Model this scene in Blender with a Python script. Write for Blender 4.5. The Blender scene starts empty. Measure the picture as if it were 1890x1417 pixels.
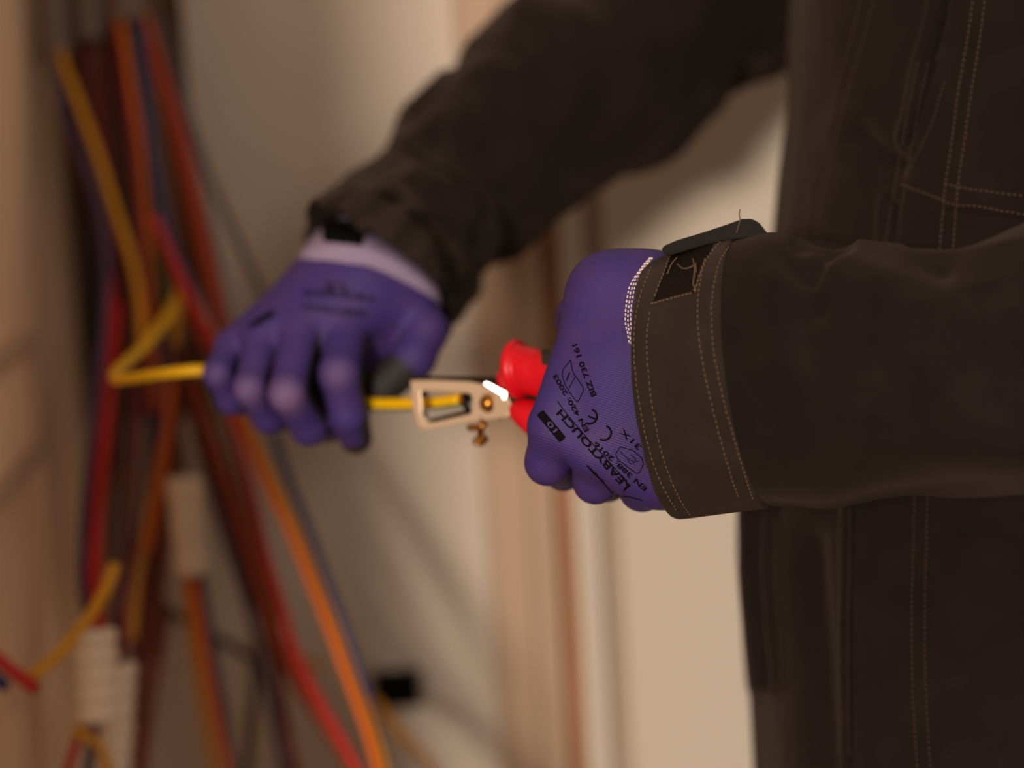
import bpy, bmesh, math, random
import numpy as np
from mathutils import Vector, Matrix
from mathutils.bvhtree import BVHTree

random.seed(4)
scene = bpy.context.scene
COL = scene.collection

# ------------------------------------------------------------------ camera
W, H, LENS, SENSOR = 1890.0, 1417.0, 85.0, 36.0
F = W * LENS / SENSOR
PITCH, ROLL = math.radians(10.0), math.radians(3.5)
CAM = np.array([0.0, 0.0, 1.36])
fwd = np.array([0, math.cos(PITCH), -math.sin(PITCH)])
r0 = np.array([1.0, 0, 0]); u0 = np.cross(r0, fwd)
RGT = r0 * math.cos(ROLL) - u0 * math.sin(ROLL)
UPV = r0 * math.sin(ROLL) + u0 * math.cos(ROLL)
FWD = fwd
cd = bpy.data.cameras.new('camera'); cam = bpy.data.objects.new('camera', cd); COL.objects.link(cam)
cd.lens = LENS; cd.sensor_width = SENSOR; cd.sensor_fit = 'HORIZONTAL'; cd.clip_start = 0.05
M = Matrix.Identity(4)
for i in range(3):
    M[i][0] = RGT[i]; M[i][1] = UPV[i]; M[i][2] = -FWD[i]; M[i][3] = CAM[i]
cam.matrix_world = M
cd.dof.use_dof = True; cd.dof.focus_distance = 1.212; cd.dof.aperture_fstop = 2.5
scene.camera = cam

# ------------------------------------------------------------------ light
scene.view_settings.view_transform = 'Standard'; scene.view_settings.look = 'None'
scene.view_settings.gamma = 1.0; scene.view_settings.use_curve_mapping = False
scene.view_settings.exposure = 0.0
world = bpy.data.worlds.new('room_light'); scene.world = world; world.use_nodes = True
world.node_tree.nodes['Background'].inputs[0].default_value = (1.0, 0.82, 0.66, 1)
world.node_tree.nodes['Background'].inputs[1].default_value = 0.33

def area(name, loc, target, size, energy, col):
    l = bpy.data.lights.new(name, 'AREA'); l.shape = 'DISK'; l.size = size; l.energy = energy; l.color = col
    o = bpy.data.objects.new(name, l); COL.objects.link(o); o.location = loc
    o.rotation_euler = (Vector(target) - Vector(loc)).to_track_quat('-Z', 'Y').to_euler()
    return o
area('room_lamp', (-2.3, -7.0, 2.70), (0.0, 1.7, 1.15), 1.2, 590, (1.0, 0.87, 0.73))      # ceiling lamp across the hall, from the left
area('fill_light', (0.55, 0.15, 1.85), (0.12, 1.25, 1.15), 0.30, 3.3, (1.0, 0.84, 0.70))   # unseen fill, added to brighten the near glove and sleeve

# ------------------------------------------------------------------ helpers
def P(px, py, d):
    return CAM + RGT * ((px - W / 2) / F * d) + UPV * ((H / 2 - py) / F * d) + FWD * d
def ray(px, py):
    v = RGT * ((px - W / 2) / F) + UPV * ((H / 2 - py) / F) + FWD
    return v / np.linalg.norm(v)
def PW(px, py, Y):                                   # the point seen at a pixel on the vertical plane y = Y
    v = ray(px, py); return CAM + v * (Y / v[1])
def CV(x, y, z): return RGT * x + UPV * y + FWD * z   # a direction
def lin(c): return tuple(((v / 255) / 12.92 if v / 255 <= .04045 else ((v / 255 + .055) / 1.055) ** 2.4) for v in c) + (1,)

def tag(o, label=None, cat=None, group=None, kind=None):
    if label: o['label'] = label
    if cat: o['category'] = cat
    if group: o['group'] = group
    if kind: o['kind'] = kind
    return o
def mkobj(name, verts, faces, mat=None, parent=None, smooth=True, uv=None):
    me = bpy.data.meshes.new(name)
    me.from_pydata([tuple(map(float, v)) for v in verts], [], [tuple(int(i) for i in f) for f in faces])
    me.update()
    if smooth: me.polygons.foreach_set('use_smooth', [True] * len(me.polygons))
    if uv is not None:
        l = me.uv_layers.new(name='UVMap'); n = len(me.loops)
        vi = np.empty(n, dtype=np.int32); me.loops.foreach_get('vertex_index', vi)
        l.data.foreach_set('uv', np.asarray(uv, dtype=np.float32)[vi].ravel())
    o = bpy.data.objects.new(name, me); COL.objects.link(o)
    if mat: me.materials.append(mat)
    if parent: o.parent = parent
    return o
def empty(name, loc=(0, 0, 0)):
    o = bpy.data.objects.new(name, None); COL.objects.link(o); o.empty_display_size = .05
    return o
def bvh_of(o):
    me = o.data
    return BVHTree.FromPolygons([v.co.copy() for v in me.vertices], [tuple(p.vertices) for p in me.polygons])

class MB:
    def __init__(s): s.v = []; s.f = []
    def add(s, v, f):
        n = len(s.v); s.v += [np.asarray(q, float) for q in v]; s.f += [tuple(i + n for i in q) for q in f]
    def box(s, lo, hi):
        (a, b, c), (d, e, g) = lo, hi
        s.add([(a,b,c),(d,b,c),(d,e,c),(a,e,c),(a,b,g),(d,b,g),(d,e,g),(a,e,g)],
              [(0,3,2,1),(4,5,6,7),(0,1,5,4),(1,2,6,5),(2,3,7,6),(3,0,4,7)])
    def prism(s, pts, ext):                           # closed polygon extruded by a vector
        n = len(pts); pts = [np.asarray(p, float) for p in pts]; e = np.asarray(ext, float)
        s.add(pts + [p + e for p in pts],
              [tuple(range(n)), tuple(range(2 * n - 1, n - 1, -1))] + [(i, n + i, n + (i + 1) % n, (i + 1) % n) for i in range(n)])
    def lathe(s, origin, axis, prof, n=24):           # prof: (distance along axis, radius)
        ax = np.asarray(axis, float); ax /= np.linalg.norm(ax)
        a = np.cross(ax, [0.31, 0.2, 0.93]); a /= np.linalg.norm(a); b = np.cross(ax, a)
        vs = []; fs = []
        for (h, r) in prof:
            for k in range(n):
                t = 2 * math.pi * k / n
                vs.append(np.asarray(origin) + ax * h + (a * math.cos(t) + b * math.sin(t)) * max(r, 1e-5))
        for i in range(len(prof) - 1):
            for k in range(n):
                fs.append((i*n+k, i*n+(k+1)%n, (i+1)*n+(k+1)%n, (i+1)*n+k))
        s.add(vs, fs)
    def build(s, name, mat, parent=None, smooth=True, bevel=0, seg=2):
        o = mkobj(name, s.v, s.f, mat, parent, smooth and not bevel)
        if bevel:
            bm = bmesh.new(); bm.from_mesh(o.data)
            bmesh.ops.recalc_face_normals(bm, faces=bm.faces)
            eds = [e for e in bm.edges if len(e.link_faces) == 2 and e.calc_face_angle(0) > 0.5]
            bmesh.ops.bevel(bm, geom=eds, offset=bevel, segments=seg, affect='EDGES', profile=.5)
            bm.to_mesh(o.data); bm.free()
        return o

def spline(keys, K, s):
    K = np.asarray(K, float); keys = np.asarray(keys, float)
    m = np.zeros_like(K); n = len(keys)
    for i in range(n):
        a, b = max(i - 1, 0), min(i + 1, n - 1)
        m[i] = (K[b] - K[a]) / (keys[b] - keys[a])
    i = np.clip(np.searchsorted(keys, s, side='right') - 1, 0, n - 2)
    h = keys[i + 1] - keys[i]; t = (s - keys[i]) / h
    h = h[:, None]; t = t[:, None]
    return ((2*t**3-3*t**2+1)*K[i] + (t**3-2*t**2+t)*h*m[i] + (-2*t**3+3*t**2)*K[i+1] + (t**3-t**2)*h*m[i+1])

def fnoise(X, scale, seed, octaves=3):                 # cheap smooth noise: a sum of randomly turned waves
    rg = np.random.RandomState(seed); out = np.zeros(X.shape[:-1]); amp = 1
    for o in range(octaves):
        for k in range(5):
            d = rg.normal(size=X.shape[-1]); d /= np.linalg.norm(d)
            out += amp * np.sin(X @ d * (2 * math.pi / scale) + rg.uniform(0, 6.28)) / 5
        scale *= .5; amp *= .5
    return out

def tube(name, secs, ns, nt, mat, parent=None, disp=None, power=2.0, closed_ends=False):
    """secs: list of (centre, U, V); t=0 at +U, t=90 deg at +V"""
    C = np.array([s[0] for s in secs]); U = np.array([s[1] for s in secs]); V = np.array([s[2] for s in secs])
    key = np.concatenate([[0], np.cumsum(np.maximum(np.linalg.norm(np.diff(C, axis=0), axis=1), 1e-3))])
    s = np.linspace(0, key[-1], ns)
    s = np.unique(np.concatenate([s, key])); ns = len(s)
    c, u, v = spline(key, C, s), spline(key, U, s), spline(key, V, s)
    t = np.linspace(0, 2 * math.pi, nt, endpoint=False)
    ct, st = np.cos(t), np.sin(t)
    ct = np.sign(ct) * np.abs(ct) ** (2 / power); st = np.sign(st) * np.abs(st) ** (2 / power)
    Pp = c[:, None, :] + u[:, None, :] * ct[None, :, None] + v[:, None, :] * st[None, :, None]
    def normals(Pp):
        ds = np.gradient(Pp, axis=0); dt = np.roll(Pp, -1, 1) - np.roll(Pp, 1, 1)
        N = np.cross(ds, dt); N /= np.maximum(np.linalg.norm(N, axis=2, keepdims=True), 1e-9)
        out = Pp - c[:, None, :]
        return np.where(np.sum(N * out, axis=2, keepdims=True) < 0, -N, N)
    if disp is not None:
        N = normals(Pp)
        S, T = np.meshgrid(s, t, indexing='ij')
        Pp = Pp + N * disp(S, T, Pp)[..., None]
    vs = Pp.reshape(-1, 3)
    # the seam column is doubled for clean UVs
    Pd = np.concatenate([Pp, Pp[:, :1]], axis=1); n1 = nt + 1
    circ = np.concatenate([[0], np.cumsum(np.linalg.norm(np.diff(np.concatenate([Pp[ns//2], Pp[ns//2][:1]]), axis=0), axis=1))])
    uv = np.stack(np.meshgrid(s, circ, indexing='ij'), -1).reshape(-1, 2)
    i, j = np.meshgrid(np.arange(ns - 1), np.arange(nt), indexing='ij')
    a = (i * n1 + j).ravel()
    fc = np.stack([a, a + 1, a + n1 + 1, a + n1], 1)
    N = np.cross(Pd[1, 1] - Pd[0, 0], Pd[1, 0] - Pd[0, 1])
    o = mkobj(name, Pd.reshape(-1, 3), fc.tolist(), mat, parent, True, uv)
    return o
def sec(a, b, d, semi, tilt=0.0, up=0.0, db=0.0):
    """section from two outline pixels (a at +U), centre depth d, depth half size"""
    A, B = P(a[0], a[1], d - db), P(b[0], b[1], d + db)
    return ((A + B) / 2, (A - B) / 2, CV(-math.sin(tilt) , up, -math.cos(tilt)) * semi)

# ---- projection of drawn lines on to finished surfaces
def hit(bvh, px, py):
    r = bvh.ray_cast(Vector(CAM), Vector(ray(px, py)))
    if r[0] is None: return None, None
    n = r[1]
    if n.dot(Vector(ray(px, py))) > 0: n = -n
    return np.array(r[0]), np.array(n)
def surf_line(bvh, pts, step=4.0):
    out = []
    pts = np.asarray(pts, float)
    key = np.concatenate([[0], np.cumsum(np.linalg.norm(np.diff(pts, axis=0), axis=1))])
    n = max(2, int(key[-1] / step))
    q = spline(key, pts, np.linspace(0, key[-1], n)) if len(pts) > 2 else pts[0] + (pts[1] - pts[0]) * np.linspace(0, 1, n)[:, None]
    for x, y in q:
        p, nn = hit(bvh, x, y)
        if p is not None: out.append((p, nn))
    return out
def stitch(mb, bvh, pts, pitch=.0030, dash=.0020, w=.00045, lift=.00035, jit=.0001, ease=.25):
    L = surf_line(bvh, pts)
    if len(L) < 2: return
    p = np.array([l[0] for l in L]); n = np.array([l[1] for l in L])
    key = np.concatenate([[0], np.cumsum(np.linalg.norm(np.diff(p, axis=0), axis=1))])
    s = 0
    while s + dash < key[-1]:
        def at(x): return np.array([np.interp(x, key, p[:, k]) for k in range(3)])
        nn = np.array([np.interp(s, key, n[:, k]) for k in range(3)]); nn /= np.linalg.norm(nn)
        a, b = at(s) , at(s + dash)
        t = b - a; t /= np.linalg.norm(t) + 1e-9; bi = np.cross(nn, t)
        j = bi * random.uniform(-jit, jit)
        m = (a + b) / 2 + nn * lift + j
        a1, b1 = a * .75 + m * .25 + nn * lift * .6 + j, b * .75 + m * .25 + nn * lift * .6 + j
        vs = [a - nn * .0002]
        for q in (a1, b1): vs += [q + bi * w, q + nn * w, q - bi * w, q - nn * w]
        vs += [b - nn * .0002]
        fs = [(0, 1, 2), (0, 2, 3), (0, 3, 4), (0, 4, 1)]
        for k in range(4): fs.append((1 + k, 5 + k, 5 + (k + 1) % 4, 1 + (k + 1) % 4))
        fs += [(9, 6, 5), (9, 7, 6), (9, 8, 7), (9, 5, 8)]
        mb.add(vs, fs)
        s += pitch * random.uniform(.93, 1.07)
def patch(name, quad, bvh, nu, nv, lift, mat, parent, edge=None):
    """a slab of cloth lying on a surface: quad = four pixel corners"""
    q = np.asarray(quad, float); vs = []; uv = []
    for i in range(nu + 1):
        for j in range(nv + 1):
            a, b = i / nu, j / nv
            x = (q[0]*(1-a)+q[1]*a)*(1-b) + (q[3]*(1-a)+q[2]*a)*b
            p, n = hit(bvh, *x); cq = q.mean(0); k = 0
            while p is None and k < 30:
                k += 1; p, n = hit(bvh, *(x + (cq - x) * k / 30))
            rim = i in (0, nu) or j in (0, nv)
            vs.append(p + n * (lift if not rim else -.0004)); uv.append((a * .03, b * .03))
    f = [(i*(nv+1)+j, (i+1)*(nv+1)+j, (i+1)*(nv+1)+j+1, i*(nv+1)+j+1) for i in range(nu) for j in range(nv)]
    return mkobj(name, vs, f, mat, parent, True, uv)

def print_poly(mb, bvh, pts2, faces, lift=.0003):
    vs = []
    for x, y in pts2:
        p, n = hit(bvh, x, y)
        if p is None: return
        vs.append(p + n * lift)
    mb.add(vs, faces)
def print_stroke(mb, bvh, pts, w, lift=.0003, closed=False):
    pts = [np.asarray(p, float) for p in pts]
    if closed: pts = pts + [pts[0]]
    for a, b in zip(pts[:-1], pts[1:]):
        L = np.linalg.norm(b - a); n = max(1, int(L / 6)); t = (b - a) / L; bi = np.array([-t[1], t[0]]) * w / 2
        for k in range(n):
            p, q = a + (b - a) * k / n - t * w * .15, a + (b - a) * (k + 1) / n + t * w * .15
            print_poly(mb, bvh, [p - bi, q - bi, q + bi, p + bi], [(0, 1, 2, 3)], lift)
def print_text(mb, bvh, txt, p0, p1, h, lift=.0003, bold=0.0):
    c = bpy.data.curves.new('t', 'FONT'); c.body = txt; c.size = 1; c.offset = bold; c.resolution_u = 3
    o = bpy.data.objects.new('t', c); COL.objects.link(o)
    bpy.context.view_layer.update()
    me = bpy.data.meshes.new_from_object(o.evaluated_get(bpy.context.evaluated_depsgraph_get()))
    co = np.array([v.co[:2] for v in me.vertices]); fs = [tuple(p.vertices) for p in me.polygons]
    bpy.data.objects.remove(o); bpy.data.curves.remove(c); bpy.data.meshes.remove(me)
    x0, x1 = co[:, 0].min(), co[:, 0].max(); hy = .70
    p0, p1 = np.asarray(p0, float), np.asarray(p1, float)
    d = p1 - p0; L = np.linalg.norm(d); d /= L; up = np.array([d[1], -d[0]])
    q = p0 + np.outer((co[:, 0] - x0) / (x1 - x0) * L, d) + np.outer(co[:, 1] / hy * h, up)
    print_poly(mb, bvh, q, fs, lift)

# ------------------------------------------------------------------ materials
def mat(name, col, rough=.6, metal=0.0, spec=.5, var=.0, vscale=20, bump=0, bscale=200, sheen=0):
    m = bpy.data.materials.new(name); m.use_nodes = True; nt = m.node_tree; b = nt.nodes['Principled BSDF']
    b.inputs['Roughness'].default_value = rough; b.inputs['Metallic'].default_value = metal
    b.inputs['Specular IOR Level'].default_value = spec
    c = lin(col) if max(col) > 1.001 else tuple(col) + (1,)
    b.inputs['Base Color'].default_value = c
    if sheen: b.inputs['Sheen Weight'].default_value = sheen
    tc = nt.nodes.new('ShaderNodeTexCoord')
    if var:
        n = nt.nodes.new('ShaderNodeTexNoise'); n.inputs['Scale'].default_value = vscale; n.inputs['Detail'].default_value = 5
        nt.links.new(tc.outputs['Object'], n.inputs['Vector'])
        mx = nt.nodes.new('ShaderNodeMixRGB'); mx.inputs[1].default_value = tuple(v * (1 - var) for v in c[:3]) + (1,)
        mx.inputs[2].default_value = tuple(min(1, v * (1 + var)) for v in c[:3]) + (1,)
        nt.links.new(n.outputs['Fac'], mx.inputs[0]); nt.links.new(mx.outputs[0], b.inputs['Base Color'])
    if bump:
        n = nt.nodes.new('ShaderNodeTexNoise'); n.inputs['Scale'].default_value = bscale; n.inputs['Detail'].default_value = 4
        nt.links.new(tc.outputs['Object'], n.inputs['Vector'])
        bp = nt.nodes.new('ShaderNodeBump'); bp.inputs['Strength'].default_value = bump; bp.inputs['Distance'].default_value = .002
        nt.links.new(n.outputs['Fac'], bp.inputs['Height']); nt.links.new(bp.outputs[0], b.inputs['Normal'])
    return m

def twill(name, col, period=.0011, angle=45, contrast=.22, strength=.5):
    m = mat(name, col, .92, spec=.12, sheen=.12); nt = m.node_tree; b = nt.nodes['Principled BSDF']; c = b.inputs['Base Color'].default_value
    b.inputs['Sheen Tint'].default_value = (.5, .35, .28, 1); b.inputs['Sheen Roughness'].default_value = .5
    tc = nt.nodes.new('ShaderNodeTexCoord'); mp = nt.nodes.new('ShaderNodeMapping')
    mp.inputs['Rotation'].default_value = (0, 0, math.radians(angle))
    w = nt.nodes.new('ShaderNodeTexWave'); w.inputs['Scale'].default_value = .314 / period; w.inputs['Distortion'].default_value = .6
    w.inputs['Detail'].default_value = 1; w.inputs['Detail Scale'].default_value = 3
    nt.links.new(tc.outputs['UV'], mp.inputs[0]); nt.links.new(mp.outputs[0], w.inputs['Vector'])
    n = nt.nodes.new('ShaderNodeTexNoise'); n.inputs['Scale'].default_value = 45; n.inputs['Detail'].default_value = 6
    nt.links.new(tc.outputs['Object'], n.inputs['Vector'])
    mx = nt.nodes.new('ShaderNodeMixRGB'); mx.inputs[1].default_value = tuple(v * (1 - contrast) for v in c[:3]) + (1,)
    mx.inputs[2].default_value = tuple(v * (1 + contrast) for v in c[:3]) + (1,)
    nt.links.new(w.outputs['Fac'], mx.inputs[0])
    m2 = nt.nodes.new('ShaderNodeMixRGB'); m2.blend_type = 'MULTIPLY'; m2.inputs[0].default_value = 1
    rp = nt.nodes.new('ShaderNodeMapRange'); rp.inputs['From Min'].default_value = .3; rp.inputs['From Max'].default_value = .7
    rp.inputs['To Min'].default_value = .82; rp.inputs['To Max'].default_value = 1.15
    nt.links.new(n.outputs['Fac'], rp.inputs['Value']); nt.links.new(mx.outputs[0], m2.inputs[1]); nt.links.new(rp.outputs[0], m2.inputs[2])
    nt.links.new(m2.outputs[0], b.inputs['Base Color'])
    bp = nt.nodes.new('ShaderNodeBump'); bp.inputs['Strength'].default_value = strength; bp.inputs['Distance'].default_value = .0003
    nt.links.new(w.outputs['Fac'], bp.inputs['Height']); nt.links.new(bp.outputs[0], b.inputs['Normal'])
    return m

def glove_mat(name, col, direction, period, pale_spots=True):
    m = mat(name, col, .62, spec=.35); nt = m.node_tree; b = nt.nodes['Principled BSDF']; c = b.inputs['Base Color'].default_value
    tc = nt.nodes.new('ShaderNodeTexCoord')
    w = nt.nodes.new('ShaderNodeTexWave'); w.bands_direction = 'X'; w.inputs['Scale'].default_value = .314 / period
    w.inputs['Distortion'].default_value = 5; w.inputs['Detail'].default_value = 1.5; w.inputs['Detail Scale'].default_value = .12
    mp = nt.nodes.new('ShaderNodeMapping')
    q = Vector(direction).normalized().rotation_difference(Vector((1, 0, 0))).to_euler()
    mp.inputs['Rotation'].default_value = q
    nt.links.new(tc.outputs['Object'], mp.inputs[0]); nt.links.new(mp.outputs[0], w.inputs['Vector'])
    n = nt.nodes.new('ShaderNodeTexNoise'); n.inputs['Scale'].default_value = 60; n.inputs['Detail'].default_value = 6
    nt.links.new(tc.outputs['Object'], n.inputs['Vector'])
    mx = nt.nodes.new('ShaderNodeMixRGB')
    mx.inputs[1].default_value = c; mx.inputs[2].default_value = (c[0]*1.35, c[1]*1.1, c[2]*.92, 1)
    rp = nt.nodes.new('ShaderNodeMapRange'); rp.inputs['From Min'].default_value = .4; rp.inputs['From Max'].default_value = .7
    nt.links.new(n.outputs['Fac'], rp.inputs['Value']); nt.links.new(rp.outputs[0], mx.inputs[0])
    a = nt.nodes.new('ShaderNodeAttribute'); a.attribute_name = 'zone'
    sp = nt.nodes.new('ShaderNodeSeparateColor'); nt.links.new(a.outputs['Color'], sp.inputs[0])
    m1 = nt.nodes.new('ShaderNodeMixRGB'); m1.inputs[2].default_value = (.30, .17, .28, 1)       # paler pinkish tone over the knuckles
    nt.links.new(sp.outputs[1], m1.inputs[0]); nt.links.new(mx.outputs[0], m1.inputs[1])
    m2 = nt.nodes.new('ShaderNodeMixRGB'); m2.inputs[2].default_value = (.022, .019, .018, 1)    # dark dipped palm coating
    nt.links.new(sp.outputs[0], m2.inputs[0]); nt.links.new(m1.outputs[0], m2.inputs[1])
    nt.links.new(m2.outputs[0], b.inputs['Base Color'])
    bp = nt.nodes.new('ShaderNodeBump'); bp.inputs['Strength'].default_value = .35; bp.inputs['Distance'].default_value = .0004
    nt.links.new(w.outputs['Fac'], bp.inputs['Height']); nt.links.new(bp.outputs[0], b.inputs['Normal'])
    return m

def stripe_mat(name, c1, c2, frac=.5):
    m = mat(name, c1, .4, spec=.4); nt = m.node_tree; b = nt.nodes['Principled BSDF']
    tc = nt.nodes.new('ShaderNodeTexCoord'); s = nt.nodes.new('ShaderNodeSeparateXYZ'); nt.links.new(tc.outputs['UV'], s.inputs[0])
    g = nt.nodes.new('ShaderNodeMath'); g.operation = 'GREATER_THAN'; g.inputs[1].default_value = frac
    nt.links.new(s.outputs[1], g.inputs[0])
    mx = nt.nodes.new('ShaderNodeMixRGB'); mx.inputs[1].default_value = lin(c1); mx.inputs[2].default_value = lin(c2)
    nt.links.new(g.outputs[0], mx.inputs[0]); nt.links.new(mx.outputs[0], b.inputs['Base Color'])
    return m

M_wall = mat('wall_plaster', (218, 203, 188), .9, spec=.15, var=.10, vscale=3.5, bump=.35, bscale=9)
M_pier = mat('pier_plaster', (248, 212, 178), .9, spec=.15, var=.06, vscale=4)
M_box_in = mat('dark_recess_plaster', (150, 122, 100), .95, spec=.1, var=.12, vscale=5)  # darker than the wall plaster, deepens the shade of the added recess
M_floor = mat('floor_screed', (120, 100, 84), .9, var=.1)
M_archi = mat('architrave_paint', (190, 160, 134), .7, var=.03, vscale=6)
M_wood = mat('bare_wood_edge', (176, 122, 82), .7, var=.15, vscale=9)
M_door = mat('door_paint', (214, 200, 184), .7, spec=.3, var=.02, vscale=5)
M_seal = mat('grey_seal', (176, 158, 136), .8)
M_jacket = twill('jacket_twill', (30, 22, 19))
M_cuff = twill('cuff_twill', (46, 37, 32), angle=-38, contrast=.35, strength=.8)
M_tab = twill('tab_twill', (40, 36, 35), angle=20)
M_pocket = twill('pocket_cloth', (62, 53, 47), angle=90, period=.0013)
M_trouser = twill('trouser_twill', (40, 36, 34))
M_thread = mat('brown_thread', (100, 77, 62), .8, spec=.2)
M_threadd = mat('dark_brown_thread', (74, 56, 46), .8, spec=.2)
M_threadw = mat('white_thread', (225, 205, 205), .8, spec=.2)
M_velcro = mat('loop_fabric', (34, 27, 23), .95, spec=.05, bump=1.0, bscale=900)
M_print = mat('black_print', (16, 11, 16), .9, spec=.08)
M_glove = glove_mat('near_glove_knit', (61, 45, 110), CV(.35, .9, .2), .0011)
M_glove2 = glove_mat('far_glove_knit', (61, 45, 110), CV(.3, .9, .2), .0011)
M_knit = mat('lilac_knit', (150, 132, 158), .9, spec=.1, bump=.6, bscale=400)
M_black = mat('black_cloth', (12, 10, 10), .9, spec=.1)
M_steel = mat('nickel_steel', (226, 198, 170), .45, .55, bump=.05, bscale=500)
M_chrome = mat('polished_steel', (235, 225, 210), .30, 1.0)
M_dsteel = mat('dark_steel', (70, 62, 55), .4, 1.0)
M_brass = mat('brass', (190, 130, 60), .28, 1.0)
M_red = mat('red_grip', (225, 12, 32), .38, spec=.45)
M_grip = mat('grey_grip', (52, 46, 40), .7, spec=.3)
M_copper = mat('copper', (200, 120, 70), .3, 1.0)
M_gy = stripe_mat('earth_insulation', (255, 196, 10), (50, 120, 30), .70)
M_white_pvc = mat('white_pvc', (246, 224, 196), .55, var=.03)
M_grey_pvc = mat('grey_pvc', (120, 104, 92), .6, var=.05)
M_void = mat('black_plastic', (7, 6, 5), .8, spec=.15)

# ------------------------------------------------------------------ the setting
YW = 1.90                                               # plane of the niche's back wall
def wx(px, py=708, Y=YW): return PW(px, py, Y)[0]
def plate(name, x0, x1, y0, y1, mt, z0=0.0, z1=2.6, parent=None, bevel=.002):
    m = MB(); m.box((x0, y0, z0), (x1, y1, z1)); return m.build(name, mt, parent, False, bevel)
tag(plate('floor', -4, 4, -9, 3, M_floor, -.1, 0), kind='structure')
# back wall: a bumpy plaster sheet with thickness
xa, xb = -1.2, wx(882)
nx, nz = 90, 160
gx, gz = np.meshgrid(np.linspace(xa, xb, nx), np.linspace(0, 2.6, nz), indexing='ij')
X2 = np.stack([gx, gz], -1)
dy = .006 * fnoise(X2, .42, 3, 3)
dy += .012 * np.exp(-(((gx - (gz - .95) * -.55) - .02) / .05) ** 2) * np.exp(-((gz - .95) / .2) ** 2)
vs = np.stack([gx, YW + dy, gz], -1).reshape(-1, 3)
xr, zr = PW(322, 100, YW)[0], PW(220, 780, YW)[2]                  # recess behind the conduits, added to darken the wall there
ir = int(np.searchsorted(gx[:, 0], xr)); jr = int(np.searchsorted(gz[0], zr)); xr, zr = gx[ir, 0], gz[0, jr]
dy *= np.clip(np.hypot(np.maximum(gx - xr, 0), np.maximum(zr - gz, 0)) / .05, 0, 1)
vs = np.stack([gx, YW + dy, gz], -1).reshape(-1, 3)
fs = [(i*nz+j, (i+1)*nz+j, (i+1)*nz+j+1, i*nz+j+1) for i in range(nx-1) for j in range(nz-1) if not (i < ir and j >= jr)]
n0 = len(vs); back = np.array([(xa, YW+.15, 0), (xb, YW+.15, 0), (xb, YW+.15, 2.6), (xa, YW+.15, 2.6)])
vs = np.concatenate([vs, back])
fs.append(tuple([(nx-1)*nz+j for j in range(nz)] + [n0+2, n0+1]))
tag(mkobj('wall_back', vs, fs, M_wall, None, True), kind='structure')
m = MB()
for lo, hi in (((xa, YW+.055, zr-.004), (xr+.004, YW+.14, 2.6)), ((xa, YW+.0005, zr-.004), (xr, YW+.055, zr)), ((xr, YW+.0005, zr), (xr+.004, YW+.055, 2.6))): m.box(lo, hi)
tag(m.build('wall_shade_recess', M_box_in, None, False), kind='structure')
# the niche's left side wall, running toward the camera
xs = PW(100, 320, 1.88)[0]
tag(plate('wall_left', -1.2, xs, 1.00, 1.93, M_pier, bevel=.004), kind='structure')
tag(plate('shade_trim', xs, xs + .05, 1.00, 1.06, M_archi), kind='structure')      # unseen strip, added to push the side wall's shade further right
# door frame to the right of the niche
x1, x2, x3, x4, x5 = wx(884), wx(1010), wx(1046), wx(1092), wx(1128)
tag(plate('trim_1', x1, wx(962), YW-.012, YW+.15, M_archi), kind='structure')
tag(plate('trim_2', wx(962), x2, YW-.006, YW+.15, M_archi), kind='structure')
tag(plate('trim_3', x2, x3, YW+.012, YW+.15, M_wood), kind='structure')
tag(plate('trim_4', x3, x4, YW-.004, YW+.15, M_door), kind='structure')
tag(plate('trim_5', x4, x5, YW+.008, YW+.15, M_seal), kind='structure')
tag(plate('door_1', x5, x5 + .86, YW-.002, YW+.045, M_door, .005, 2.1), kind='structure')
tag(plate('wall_right', x5 + .865, 3, YW-.01, YW+.15, M_wall), kind='structure')

# ------------------------------------------------------------------ wires and conduits in the niche
def curve_tube(name, pts, r, mt, parent=None, n=10, step=.006, caps=True):
    K = np.array(pts); key = np.concatenate([[0], np.cumsum(np.linalg.norm(np.diff(K, axis=0), axis=1))])
    m = max(8, int(key[-1] / step)); c = spline(key, K, np.linspace(0, key[-1], m))
    T = np.gradient(c, axis=0); T /= np.linalg.norm(T, axis=1, keepdims=True)
    N = np.cross(T[0], FWD); N = N / (np.linalg.norm(N) + 1e-9); vs = []; uv = []
    for i in range(m):
        N = N - T[i] * np.dot(N, T[i]); N /= np.linalg.norm(N); B = np.cross(T[i], N)
        rr = r(i / (m - 1)) if callable(r) else r
        for k in range(n + 1):
            t = 2 * math.pi * k / n
            vs.append(c[i] + (N * math.cos(t) + B * math.sin(t)) * rr); uv.append((i * step, k / n))
    f = [(i*(n+1)+k, i*(n+1)+k+1, (i+1)*(n+1)+k+1, (i+1)*(n+1)+k) for i in range(m-1) for k in range(n)]
    if caps: f += [tuple(range(n - 1, -1, -1)), tuple((m-1)*(n+1)+k for k in range(n))]
    return mkobj(name, vs, f, mt, parent, True, uv)

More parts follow.
